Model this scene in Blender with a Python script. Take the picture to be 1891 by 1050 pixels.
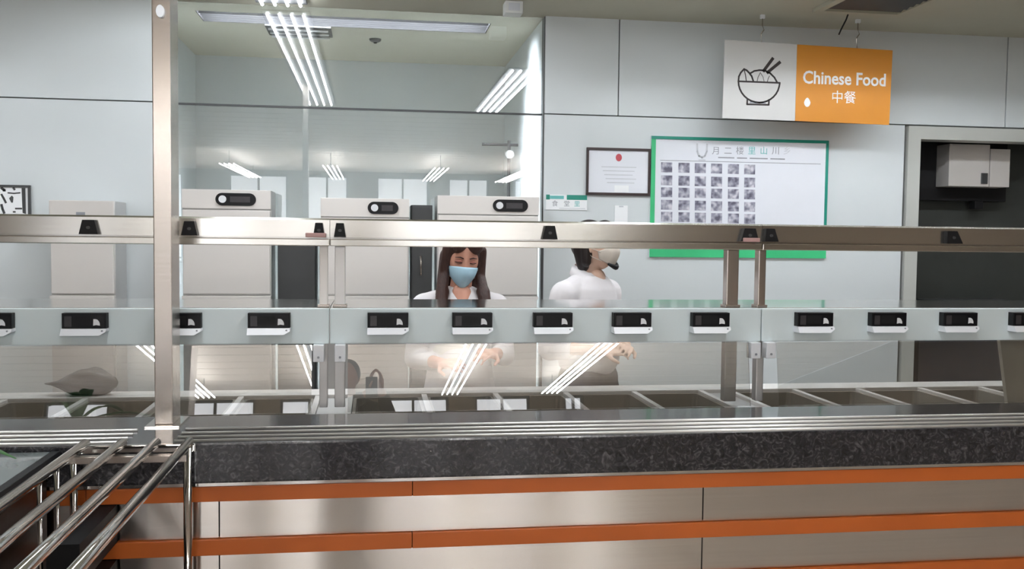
import bpy, bmesh, math, random
from mathutils import Vector, Matrix, Euler
random.seed(7)
for o in list(bpy.data.objects): bpy.data.objects.remove(o, do_unlink=True)
scene = bpy.context.scene
C = scene.collection
PI = math.pi

# ------------------------------------------------------------------ camera
FPX, YAW, PITCH, ROLL = 1750.0, 0.147, -0.0502, 0.0112
CAM = Vector((0, 0, 1.55))
fw = Vector((math.sin(YAW)*math.cos(PITCH), math.cos(YAW)*math.cos(PITCH), math.sin(PITCH)))
r0 = Vector((math.cos(YAW), -math.sin(YAW), 0)); u0 = r0.cross(fw)
rt = r0*math.cos(ROLL) + u0*math.sin(ROLL); up = u0*math.cos(ROLL) - r0*math.sin(ROLL)
cd = bpy.data.cameras.new('camera'); cam = bpy.data.objects.new('camera', cd); C.objects.link(cam)
cd.sensor_width = 36.0; cd.lens = FPX/1891.0*36.0; cd.clip_start = 0.02; cd.clip_end = 200
cam.matrix_world = Matrix(((rt.x, up.x, -fw.x, CAM.x), (rt.y, up.y, -fw.y, CAM.y), (rt.z, up.z, -fw.z, CAM.z), (0, 0, 0, 1)))
scene.camera = cam
scene.view_settings.view_transform = 'Standard'; scene.view_settings.look = 'None'
scene.view_settings.gamma = 1; scene.view_settings.use_curve_mapping = False
scene.view_settings.exposure = 0.42

# ------------------------------------------------------------------ world and light levels
w = bpy.data.worlds.new('sky'); scene.world = w; w.use_nodes = True
w.node_tree.nodes['Background'].inputs[0].default_value = (0.80, 0.88, 1.0, 1)
w.node_tree.nodes['Background'].inputs[1].default_value = 1.0
WINDOW_LIGHT = 1.15      # overcast daylight in the hall windows
HALL_TUBE_LIGHT = 56.0  # suspended tubes in the hall
BAY_FILL_LIGHT = 170.0       # added fill panel, sunk out of view in the kitchen bay ceiling
AISLE_TUBE_LIGHT = 48.0 # tubes along the staff aisle
TUBE_LIGHT = 34.0        # ceiling tubes over the counter
# ------------------------------------------------------------------ materials
def s2l(c):
    c = c/255.0
    return c/12.92 if c <= 0.04045 else ((c+0.055)/1.055)**2.4
def rgb(c): return (s2l(c[0]), s2l(c[1]), s2l(c[2]), 1)
MATS = {}
def mat(name, col, rough=0.5, metal=0.0, var=0.06, scale=6.0, stretch=(1, 1, 1), bump=0.0, aniso=0.0, emit=0.0, spec=0.5, coat=0.0):
    m = bpy.data.materials.new(name); m.use_nodes = True; nt = m.node_tree; N = nt.nodes; L = nt.links
    b = N['Principled BSDF']; c = rgb(col)
    b.inputs['Roughness'].default_value = rough; b.inputs['Metallic'].default_value = metal
    b.inputs['Specular IOR Level'].default_value = spec; b.inputs['Coat Weight'].default_value = coat
    tc = N.new('ShaderNodeTexCoord'); mp = N.new('ShaderNodeMapping'); mp.inputs['Scale'].default_value = stretch
    nz = N.new('ShaderNodeTexNoise'); nz.inputs['Scale'].default_value = scale; nz.inputs['Detail'].default_value = 4
    L.new(tc.outputs['Object'], mp.inputs['Vector']); L.new(mp.outputs['Vector'], nz.inputs['Vector'])
    rp = N.new('ShaderNodeValToRGB')
    rp.color_ramp.elements[0].position = 0.3; rp.color_ramp.elements[1].position = 0.7
    rp.color_ramp.elements[0].color = tuple(x*(1-var) for x in c[:3])+(1,); rp.color_ramp.elements[1].color = tuple(min(1, x*(1+var)) for x in c[:3])+(1,)
    L.new(nz.outputs['Fac'], rp.inputs['Fac']); L.new(rp.outputs['Color'], b.inputs['Base Color'])
    if bump:
        bp = N.new('ShaderNodeBump'); bp.inputs['Strength'].default_value = bump; bp.inputs['Distance'].default_value = 0.01
        L.new(nz.outputs['Fac'], bp.inputs['Height']); L.new(bp.outputs['Normal'], b.inputs['Normal'])
    if aniso:
        b.inputs['Anisotropic'].default_value = aniso
        cv = N.new('ShaderNodeCombineXYZ'); cv.inputs[2].default_value = 1.0
        L.new(cv.outputs[0], b.inputs['Tangent'])
    if emit:
        b.inputs['Emission Color'].default_value = c; b.inputs['Emission Strength'].default_value = emit
    MATS[name] = m
    return m
def glass(name, tint, base, gain, rough=0.0):
    m = bpy.data.materials.new(name); m.use_nodes = True; nt = m.node_tree; N = nt.nodes; L = nt.links
    N.remove(N['Principled BSDF'])
    tr = N.new('ShaderNodeBsdfTransparent'); tr.inputs[0].default_value = rgb(tint)
    gl = N.new('ShaderNodeBsdfGlossy'); gl.inputs['Roughness'].default_value = rough
    fr = N.new('ShaderNodeFresnel'); fr.inputs[0].default_value = 1.5
    ma = N.new('ShaderNodeMath'); ma.operation = 'MULTIPLY_ADD'; ma.inputs[1].default_value = gain; ma.inputs[2].default_value = base; ma.use_clamp = True
    L.new(fr.outputs[0], ma.inputs[0])
    mx = N.new('ShaderNodeMixShader'); L.new(ma.outputs[0], mx.inputs[0]); L.new(tr.outputs[0], mx.inputs[1]); L.new(gl.outputs[0], mx.inputs[2])
    L.new(mx.outputs[0], N['Material Output'].inputs[0]); MATS[name] = m
    return m
mat('wall_panel', (214, 220, 222), 0.32, var=0.02, scale=1.5)
mat('wall_joint', (96, 99, 98), 0.7)
mat('wall_white', (208, 211, 211), 0.55, var=0.03, scale=2)
mat('kitchen_wall', (200, 206, 206), 0.5, var=0.03, scale=2)
mat('hall_wall', (102, 91, 79), 0.7, var=0.06, scale=2)
mat('ceiling_paint', (186, 184, 168), 0.75, var=0.03, scale=3)
mat('ceiling_plank', (212, 203, 193), 0.55, var=0.06, scale=2, stretch=(1, 8, 1))
mat('floor_tile', (196, 188, 178), 0.14, var=0.05, scale=3)
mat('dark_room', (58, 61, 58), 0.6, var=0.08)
mat('trim_white', (206, 208, 206), 0.4, var=0.02)
mat('door_frame', (188, 190, 185), 0.4, var=0.02)
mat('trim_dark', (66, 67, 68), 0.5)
mat('steel', (188, 180, 173), 0.24, 1.0, var=0.04, scale=3, stretch=(1, 1, 40))
mat('steel_brushed', (218, 212, 207), 0.205, 1.0, var=0.03, scale=2, stretch=(1, 1, 60), aniso=1.0)
mat('steel_beam', (208, 206, 200), 0.20, 1.0, var=0.03, scale=2, stretch=(1, 1, 60), aniso=0.5)
mat('steel_polished', (216, 212, 208), 0.10, 1.0, var=0.03, scale=4)
mat('steel_white', (230, 226, 222), 0.40, 0.3, var=0.02, scale=2)
mat('steel_satin', (206, 205, 204), 0.42, 0.75, var=0.03, scale=2)
mat('strip_steel', (228, 226, 222), 0.35, 0.7, var=0.03)
mat('steel_dark', (122, 112, 106), 0.35, 0.9, var=0.08, scale=3, stretch=(1, 1, 30))
mat('pan_steel', (150, 144, 134), 0.5, 0.6, var=0.08, scale=9)
mat('shelf_steel', (188, 188, 184), 0.13, 1.0, var=0.03, scale=4)
mat('orange_strip', (212, 110, 44), 0.38, var=0.10, scale=2.2, stretch=(1, 1, 1))
mat('board_paint', (230, 242, 244), 0.38, var=0.02, scale=1.5)
mat('black_plastic', (22, 22, 24), 0.55, var=0.1, spec=0.3)
mat('black_gloss', (16, 16, 20), 0.3, var=0.1, spec=0.25)
mat('screen_grey', (58, 55, 58), 0.4, var=0.15, scale=40)
mat('white_plastic', (238, 240, 244), 0.35, var=0.01)
mat('print_white', (244, 246, 248), 0.6, var=0.01)
mat('print_ink', (52, 44, 44), 0.6, var=0.05)
mat('print_grey', (150, 153, 160), 0.6, var=0.1, scale=30)
mat('print_light', (205, 208, 214), 0.6, var=0.05)
mat('print_teal', (108, 186, 184), 0.6, var=0.05)
mat('sign_white', (208, 207, 205), 0.5, var=0.02)
mat('sign_orange', (204, 132, 28), 0.5, var=0.03)
mat('menu_white', (230, 233, 240), 0.3, var=0.01)
mat('menu_green', (66, 190, 128), 0.35, var=0.10, scale=3)
mat('menu_teal', (36, 140, 122), 0.35, var=0.14, scale=3)
mat('frame_brown', (52, 38, 38), 0.4, var=0.1)
mat('seal_red', (188, 74, 84), 0.5, var=0.05)
mat('pink_tag', (188, 150, 146), 0.5, var=0.1)
mat('leaf_green', (52, 104, 46), 0.4, var=0.25, scale=20)
mat('pot_clay', (150, 96, 70), 0.7, var=0.1)
mat('soil', (50, 40, 34), 0.9, var=0.2, scale=40)
mat('side_top', (116, 124, 124), 0.18, var=0.05, coat=0.3)
mat('navy_box', (38, 44, 54), 0.35, var=0.08)
mat('cream_panel', (196, 188, 174), 0.45, var=0.04)
mat('dark_cloth', (22, 25, 22), 0.55, var=0.25, scale=14, bump=0.5)
mat('skin', (206, 150, 128), 0.5, var=0.05, scale=14)
mat('skin_pale', (222, 186, 164), 0.5, var=0.05, scale=14)
mat('shirt_white', (232, 228, 230), 0.8, var=0.03, scale=9, bump=0.15)
mat('apron_white', (224, 222, 214), 0.8, var=0.03, scale=9)
mat('trouser_dark', (44, 46, 56), 0.8, var=0.1, scale=20)
mat('hair_brown', (62, 38, 32), 0.42, var=0.35, scale=30, stretch=(6, 6, 0.4), bump=0.25)
mat('hair_black', (30, 22, 22), 0.4, var=0.35, scale=30, stretch=(6, 6, 0.4), bump=0.25)
mat('mask_blue', (178, 214, 232), 0.75, var=0.03, scale=30)
mat('mask_white', (216, 206, 194), 0.75, var=0.04, scale=30)
mat('lash', (60, 32, 30), 0.6)
mat('lid', (186, 118, 104), 0.55)
mat('dark_wear', (36, 36, 42), 0.8, var=0.1)
mat('speaker_white', (222, 224, 222), 0.5)
mat('tube_glow', (246, 250, 255), 0.4, var=0.0, emit=TUBE_LIGHT)
mat('aisle_tube_glow', (246, 250, 255), 0.4, var=0.0, emit=AISLE_TUBE_LIGHT)
mat('hall_tube_glow', (250, 250, 250), 0.4, var=0.0, emit=HALL_TUBE_LIGHT)
mat('bay_fill_glow', (236, 244, 255), 0.4, var=0.0, emit=BAY_FILL_LIGHT)
mat('window_glow', (244, 248, 255), 0.4, var=0.0, emit=WINDOW_LIGHT)
glass('guard_glass', (249, 250, 249), 0.15, 1.0)
glass('partition_glass', (246, 246, 245), 0.08, 0.9)
# polished dark granite: fine worm-like grey figure in near-black stone
m = mat('granite', (58, 58, 62), 0.16, var=0.3, scale=60, coat=0.25)
nt = m.node_tree; N = nt.nodes; L = nt.links; b = N['Principled BSDF']
tc = N.new('ShaderNodeTexCoord'); n1 = N.new('ShaderNodeTexNoise'); n1.inputs['Scale'].default_value = 42; n1.inputs['Detail'].default_value = 3; n1.inputs['Distortion'].default_value = 2.2
r1 = N.new('ShaderNodeValToRGB'); e = r1.color_ramp.elements
e[0].position = 0.36; e[0].color = rgb((34, 34, 38)); e[1].position = 0.74; e[1].color = rgb((100, 99, 103)); k = r1.color_ramp.elements.new(0.54); k.color = rgb((54, 54, 58))
L.new(tc.outputs['Object'], n1.inputs['Vector']); L.new(n1.outputs['Fac'], r1.inputs['Fac']); L.new(r1.outputs['Color'], b.inputs['Base Color'])
# small dish photographs on the menu board: mottled grey print that differs from card to card
m = mat('photo_print', (140, 140, 152), 0.45); nt = m.node_tree; N = nt.nodes; L = nt.links; b = N['Principled BSDF']
tc = N.new('ShaderNodeTexCoord'); oi = N.new('ShaderNodeObjectInfo'); ad = N.new('ShaderNodeVectorMath'); ad.operation = 'ADD'
sc_ = N.new('ShaderNodeMath'); sc_.operation = 'MULTIPLY'; sc_.inputs[1].default_value = 37
L.new(oi.outputs['Random'], sc_.inputs[0]); L.new(tc.outputs['Object'], ad.inputs[0]); L.new(sc_.outputs[0], ad.inputs[1])
n1 = N.new('ShaderNodeTexNoise'); n1.inputs['Scale'].default_value = 26; n1.inputs['Detail'].default_value = 1.5
r1 = N.new('ShaderNodeValToRGB'); e = r1.color_ramp.elements
e[0].position = 0.36; e[0].color = rgb((92, 90, 106)); e[1].position = 0.70; e[1].color = rgb((214, 212, 220)); k = r1.color_ramp.elements.new(0.52); k.color = rgb((150, 150, 166))
L.new(ad.outputs[0], n1.inputs['Vector']); L.new(n1.outputs['Fac'], r1.inputs['Fac']); L.new(r1.outputs['Color'], b.inputs['Base Color'])

# ------------------------------------------------------------------ helpers
def ray(px, py): return rt*((px-945.5)/FPX) - up*((py-525)/FPX) + fw
def PY(px, py, Y):
    d = ray(px, py); return CAM + d*(Y/d.y)
def PZ(px, py, Z):
    d = ray(px, py); return CAM + d*((Z-CAM.z)/d.z)
def BM(): return bmesh.new()
def bx(bm, x0, x1, y0, y1, z0, z1, bev=0.0):
    t = bmesh.new()
    bmesh.ops.create_cube(t, size=1.0, matrix=Matrix.Translation(((x0+x1)/2, (y0+y1)/2, (z0+z1)/2)) @ Matrix.Diagonal((abs(x1-x0), abs(y1-y0), abs(z1-z0), 1)))
    if bev: bmesh.ops.bevel(t, geom=t.edges[:], offset=bev, segments=2, profile=0.7, affect='EDGES')
    merge(bm, t); return bm
def merge(bm, t):
    me = bpy.data.meshes.new('tmp'); t.to_mesh(me); t.free(); bm.from_mesh(me); bpy.data.meshes.remove(me)
def box(x0, x1, y0, y1, z0, z1, bev=0.0): return bx(BM(), x0, x1, y0, y1, z0, z1, bev)
def prism(bm, pts, y0, y1):     # polygon in (x, z) extruded along y
    f = [bm.verts.new((x, y0, z)) for x, z in pts]; g = [bm.verts.new((x, y1, z)) for x, z in pts]; n = len(pts)
    bm.faces.new(f); bm.faces.new(g[::-1])
    for i in range(n): bm.faces.new((f[(i+1) % n], f[i], g[i], g[(i+1) % n]))
    bmesh.ops.recalc_face_normals(bm, faces=bm.faces[:]); return bm
def prism_x(bm, pts, x0, x1):   # polygon in (y, z) extruded along x
    f = [bm.verts.new((x0, y, z)) for y, z in pts]; g = [bm.verts.new((x1, y, z)) for y, z in pts]; n = len(pts)
    bm.faces.new(f); bm.faces.new(g[::-1])
    for i in range(n): bm.faces.new((f[(i+1) % n], f[i], g[i], g[(i+1) % n]))
    bmesh.ops.recalc_face_normals(bm, faces=bm.faces[:]); return bm
def tube(bm, pts, r, n=12, cap=True, radii=None):
    pts = [Vector(p) for p in pts]; rings = []
    for i, p in enumerate(pts):
        d = (pts[min(i+1, len(pts)-1)] - pts[max(i-1, 0)]).normalized()
        a = d.cross(Vector((0, 0, 1)));  a = a if a.length > 1e-4 else d.cross(Vector((1, 0, 0)))
        a.normalize(); c = d.cross(a); q = radii[i] if radii else r
        rings.append([bm.verts.new(p + (a*math.cos(t)+c*math.sin(t))*q) for t in [2*PI*k/n for k in range(n)]])
    for A, B in zip(rings, rings[1:]):
        for k in range(n): bm.faces.new((A[k], A[(k+1) % n], B[(k+1) % n], B[k]))
    if cap: bm.faces.new(rings[0][::-1]); bm.faces.new(rings[-1])
    bmesh.ops.recalc_face_normals(bm, faces=bm.faces[:]); return bm
def disc(bm, x, z, y0, y1, rx, rz, n=24):
    return prism(bm, [(x+rx*math.cos(2*PI*k/n), z+rz*math.sin(2*PI*k/n)) for k in range(n)], y0, y1)
def capsule_pts(x0, x1, z0, z1, n=10):
    r = (z1-z0)/2; cz = (z0+z1)/2
    return [(x1-r+r*math.sin(PI*k/n), cz-r*math.cos(PI*k/n)) for k in range(n+1)] + [(x0+r-r*math.sin(PI*k/n), cz+r*math.cos(PI*k/n)) for k in range(n+1)]
def stroke(bm, pts, wd, y0, y1):   # flat inked line in (x, z), extruded along y
    for (ax, az), (cx, cz) in zip(pts, pts[1:]):
        d = Vector((cx-ax, cz-az)); 
        if d.length < 1e-6: continue
        d.normalize(); n = Vector((-d.y, d.x))*wd/2; e = d*wd*0.3
        prism(bm, [(ax-e.x+n.x, az-e.y+n.y), (ax-e.x-n.x, az-e.y-n.y), (cx+e.x-n.x, cz+e.y-n.y), (cx+e.x+n.x, cz+e.y+n.y)], y0, y1)
    return bm
def obj(name, bm, m, parent=None, smooth=False):
    me = bpy.data.meshes.new(name)
    if smooth:
        for f in bm.faces: f.smooth = True
    bm.to_mesh(me); bm.free(); me.materials.append(MATS[m])
    o = bpy.data.objects.new(name, me); C.objects.link(o)
    if parent is not None:
        o.parent = parent
        t = parent
        off = Vector((0, 0, 0))
        while t is not None:
            if t.type == 'EMPTY' and not t.get('local_space'): off -= Vector(t.location)
            t = t.parent
        # parts are modelled in room coordinates: undo the thing's own offset once
        o.location = off if (parent.type == 'EMPTY' and not parent.get('local_space')) else Vector((0, 0, 0))
    return o
def thing(name, label, cat, loc=(0, 0, 0), group=None):
    o = bpy.data.objects.new(name, None); C.objects.link(o); o.location = loc; o.empty_display_size = 0.05
    o['label'] = label; o['category'] = cat
    if group: o['group'] = group
    return o
def tag(o, label, cat, group=None):
    o['label'] = label; o['category'] = cat
    if group: o['group'] = group
    return o
def struct(name, bm, m, parent=None):
    o = obj(name, bm, m, parent)
    if parent is None: o['kind'] = 'structure'
    return o
def dup(root, delta):
    r = root.copy(); C.objects.link(r); r.location = Vector(root.location)+Vector(delta)
    for ch in list(root.children):
        c = ch.copy(); C.objects.link(c); c.parent = r
        for g in list(ch.children):
            d = g.copy(); C.objects.link(d); d.parent = c
    return r
def text_bm(s, size, x, z, y, depth=0.0015, width=None, bold=0.0, align='CENTER'):
    cu = bpy.data.curves.new('t', 'FONT'); cu.body = s; cu.size = size; cu.align_x = align; cu.extrude = depth; cu.resolution_u = 3; cu.offset = bold
    o = bpy.data.objects.new('t', cu); C.objects.link(o)
    bpy.context.view_layer.update()
    me = bpy.data.meshes.new_from_object(o.evaluated_get(bpy.context.evaluated_depsgraph_get()))
    bpy.data.objects.remove(o); bpy.data.curves.remove(cu)
    bm = bmesh.new(); bm.from_mesh(me); bpy.data.meshes.remove(me)
    sx = 1.0
    if width and bm.verts:
        xs = [v.co.x for v in bm.verts]; sx = width/max(1e-6, max(xs)-min(xs))
    for v in bm.verts: v.co = Vector((x+v.co.x*sx, y-v.co.z, z+v.co.y))
    return bm

# ------------------------------------------------------------------ the room shell
YW = 6.22; YK = 8.1; ZC = 3.0; XL, XR = -1.29, 1.12; ZS = 2.363
struct('floor', box(-6, 7.2, -9.7, 8.3, -0.08, 0), 'floor_tile')
cb_ = BM(); SY0, SY1, SX0, SX1 = 6.50, 6.82, -1.15, 0.80  # ceiling slot made for the added bay fill
bx(cb_, -6, 7.2, 1.2, SY0, ZC, ZC+0.2); bx(cb_, -6, 7.2, SY1, 8.3, ZC, ZC+0.2); bx(cb_, -6, SX0, SY0, SY1, ZC, ZC+0.2); bx(cb_, SX1, 7.2, SY0, SY1, ZC, ZC+0.2)
ceil = struct('ceiling', cb_, 'ceiling_paint')
for k in range(22):
    y1 = 1.2-k*0.5
    obj('plank', box(-6, 7.2, y1-0.485, y1-0.015, ZC+0.004, ZC+0.05, 0.004), 'ceiling_plank', ceil)
obj('plank_backing', box(-6, 7.2, -9.8, 1.2, ZC+0.05, ZC+0.1), 'wall_joint', ceil)
struct('wall_left', box(-6.1, -6, -9.7, 8.3, 0, ZC), 'hall_wall')
struct('wall_right', box(7.2, 7.3, -9.7, 8.3, 0, ZC), 'hall_wall')
# window wall behind the photographer, seen only in the glass and steel
WIN = [(-5.2, -4.2), (-3.2, -1.9), (-1.5, -0.55), (0.1, 1.3), (1.75, 2.7), (3.3, 3.65)]
edges = [-6.0]
wb = BM()
for a, b_ in WIN:
    bx(wb, edges[-1], a, -9.8, -9.6, 0, ZC); edges.append(b_)
    bx(wb, a, b_, -9.8, -9.6, 0, 0.05); bx(wb, a, b_, -9.8, -9.6, 2.90, ZC)
bx(wb, edges[-1], 7.2, -9.8, -9.6, 0, ZC)
struct('wall_hall', wb, 'hall_wall')
for i, (a, b_) in enumerate(WIN):
    wn = struct('window_%d' % (i+1), box(a, b_, -9.75, -9.72, 0.05, 2.90), 'window_glow')
    fb = BM(); mid = (a+b_)/2
    for x in (a+0.02, mid, b_-0.02): bx(fb, x-0.02, x+0.02, -9.72, -9.64, 0.05, 2.90)
    for z in (0.07, 1.0, 2.88): bx(fb, a, b_, -9.715, -9.645, z-0.02, z+0.02)
    obj('window_frame', fb, 'trim_dark', wn)

# wall behind the staff aisle: dark backing with panels standing proud of the joints
wk = BM()
bx(wk, -6, XL, YW, YW+0.1, 0, ZC); bx(wk, XR, 3.695, YW, YW+0.1, 0, ZC); bx(wk, 3.695, 7.2, YW, YW+0.1, 2.36, ZC)
back = struct('wall_back', wk, 'wall_joint')
g = 0.004
for (x0, x1, z0, z1) in [(-6, -3.3, ZS+g, ZC), (-3.3, XL, ZS+g, ZC), (-6, -3.3, 0, ZS-g), (-3.3, XL, 0, ZS-g),
                         (XR, 1.622, ZS+g, ZC), (1.622, 4.45, ZS+g, ZC), (4.45, 7.2, ZS+g, ZC), (XR, 3.688, 0, ZS-g)]:
    obj('panel', box(x0+g, x1-g, YW-0.016, YW, z0, z1, 0.002), 'wall_panel', back)
# kitchen bay behind the glass partition
struct('wall_kitchen', box(-1.53, XR+0.1, YK, YK+0.1, 0, ZC), 'kitchen_wall')
struct('wall_bay_left', box(-1.53, -1.43, YW+0.1, YK, 0, ZC), 'kitchen_wall')
struct('wall_bay_right', box(XR, XR+0.1, YW+0.1, YK, 0, ZC), 'kitchen_wall')
part = thing('glass_partition', 'tall two tier glass partition with reflections filling the kitchen bay', 'glass partition', (0, YW+0.04, 0))
obj('glass_pane', box(XL+0.004, XR-0.004, YW+0.039, YW+0.042, ZS+0.006, ZC-0.001), 'partition_glass', part)
obj('glass_pane', box(XL+0.004, XR-0.004, YW+0.039, YW+0.042, 0.02, ZS-0.006), 'partition_glass', part)
obj('transom', box(XL+0.004, XR-0.004, YW+0.03, YW+0.05, ZS-0.006, ZS+0.006), 'trim_dark', part)
struct('trim_1', box(XL-0.012, XL+0.012, YW-0.03, YW-0.017, ZS, ZC), 'trim_white')
struct('shadow_gap_strip', box(XR-0.012, XR+0.006, YW-0.03, YW-0.017, 0, 1.62), 'trim_dark')  # dark strip standing in for the shadow gap beside the cabinet

# doorway at the right and the dark wash-up room behind it
dr = BM(); bx(dr, 3.706, 3.80, YW-0.03, YW+0.12, 0, 2.355); bx(dr, 3.80, 6.1, YW-0.03, YW+0.12, 2.265, 2.355); bx(dr, 6.0, 6.1, YW-0.03, YW+0.12, 0, 2.265)
struct('door_1', dr, 'door_frame')
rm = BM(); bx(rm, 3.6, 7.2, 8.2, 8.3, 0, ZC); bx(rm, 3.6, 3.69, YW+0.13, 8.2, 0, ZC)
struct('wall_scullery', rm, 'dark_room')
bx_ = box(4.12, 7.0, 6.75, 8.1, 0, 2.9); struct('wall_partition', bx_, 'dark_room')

# ------------------------------------------------------------------ serving counter (front, granite ledge)
X0, X1 = -2.6, 4.2
ct = thing('serving_counter', 'long serving counter faced with brushed steel and orange strips under a dark granite ledge', 'counter', (0.6, 3.0, 0))
obj('granite_ledge', box(X0, X1, 2.79, 3.215, 0.832, 0.95, 0.006), 'granite', ct)
obj('steel_trim', box(X0, X1, 2.798, 2.83, 0.822, 0.832), 'steel_polished', ct)
obj('carcass', box(X0, X1, 2.835, 3.20, 0.0, 0.822), 'trim_dark', ct)
zs = [(0.776, 0.820), (0.618, 0.664), (0.460, 0.506), (0.302, 0.348), (0.144, 0.190)]
xs_o = [X0, -0.80, 0.122, 2.3, X1]
for z0, z1 in zs:
    for a, b_ in zip(xs_o, xs_o[1:]):
        obj('orange_strip', box(a+0.001, b_-0.001, 2.800, 2.835, z0, z1, 0.002), 'orange_strip', ct)
xs_p = [X0, -0.80, -0.437, 1.03, 2.5, X1]
zb = [(0.664, 0.776), (0.506, 0.618), (0.348, 0.460), (0.190, 0.302), (0.02, 0.144)]
for z0, z1 in zb:
    for i, (a, b_) in enumerate(zip(xs_p, xs_p[1:])):
        a2 = a+(0.085 if i == 1 else 0)
        obj('steel_panel', box(a2+0.002, b_-0.002, 2.815, 2.835, z0+0.002, z1-0.002), 'steel_brushed', ct)
    obj('shadow_block', box(-0.797, -0.718, 2.456, 2.835, z0+0.002, z1-0.002), 'black_plastic', ct)  # black block put where only shadow falls on the fascia
for y in (2.977, 2.918, 2.861, 2.808):
    obj('slide_strip', tube(BM(), [(-0.56, y, 0.952), (X1, y, 0.952)], 0.0062, 10), 'strip_steel', ct, True)
    obj('slide_strip', tube(BM(), [(X0, y, 0.952), (-0.70, y, 0.952)], 0.0062, 10), 'strip_steel', ct, True)

# hot-food well: steel frame with divider bars and empty pans
bay_div = [[-2.30, -2.00, -1.705, -1.41, -1.113, -0.82, -0.518, -0.215], [-0.085, 0.215, 0.513, 0.812, 1.110, 1.408], [1.54, 1.836, 2.133, 2.43, 2.727, 3.024, 3.32, 3.617]]
bw = thing('food_well', 'steel hot food well running behind the glass with divider bars', 'food well', (0.6, 3.7, 0))
obj('front_rim', box(X0, X1, 3.24, 3.385, 0.86, 0.90, 0.004), 'steel_satin', bw)
obj('rear_rim', box(X0, X1, 3.905, 4.05, 0.86, 0.90, 0.004), 'steel_white', bw)
obj('well_body', box(X0, X1, 3.24, 4.04, 0.10, 0.70), 'steel_dark', bw)
obj('rear_panel', box(X0, X1, 4.0, 4.045, 0.70, 0.86), 'steel_dark', bw)
for bay in bay_div:
    for x in bay:
        obj('divider_bar', box(x-0.011, x+0.011, 3.385, 3.905, 0.875, 0.897, 0.002), 'steel_white', bw)
for a, b_ in ((-0.215, -0.085), (1.408, 1.54)):
    obj('filler_plate', box(a+0.012, b_-0.012, 3.386, 3.904, 0.87, 0.885), 'steel_satin', bw)
def pan_bm(wd, dp, h):
    bm = BM(); hw, hd = wd/2, dp/2
    def ring(x, y, z, r=0.02, n=3):
        out = []
        for sx, sy, a0 in ((1, 1, 0), (-1, 1, 90), (-1, -1, 180), (1, -1, 270)):
            for k in range(n+1):
                a = math.radians(a0+90*k/n); out.append(bm.verts.new((sx*(x-r)+r*math.cos(a), sy*(y-r)+r*math.sin(a), z)))
        return out
    R = [ring(hw-0.004, hd-0.004, h-0.006), ring(hw, hd, h), ring(hw-0.012, hd-0.012, h), ring(hw-0.022, hd-0.022, 0.004), ring(hw-0.03, hd-0.03, 0.0)]
    for A, B in zip(R, R[1:]):
        n = len(A)
        for k in range(n): bm.faces.new((A[k], A[(k+1) % n], B[(k+1) % n], B[k]))
    bm.faces.new(R[-1]); bmesh.ops.recalc_face_normals(bm, faces=bm.faces[:])
    return bm
pm = None; nth = ['leftmost', 'second', 'third', 'fourth', 'fifth', 'sixth', 'seventh']
for bi, bay in enumerate(bay_div):
    vis = 0
    for a, b_ in zip(bay, bay[1:]):
        if b_ < -1.35 or a > 2.9: continue
        if pm is None:
            po = obj('food_pan', pan_bm(0.274, 0.512, 0.11), 'pan_steel'); pm = po.data
            so = po.modifiers.new('wall', 'SOLIDIFY'); so.thickness = 0.0012
        else:
            q = po.copy(); C.objects.link(q); po_ = q
        cur = po if vis == 0 and bi == 0 and pm is po.data and 'category' not in po else q
        cur.location = ((a+b_)/2, 3.645, 0.776)
        where = ('behind the left glass pane', 'behind the middle glass pane', 'behind the right glass pane')[bi]
        tag(cur, 'empty steel food pan %s, %s from the left' % (where, 'first' if vis == 0 else nth[vis]), 'food pan', 'empty pans in the food well')
        vis += 1

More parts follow.
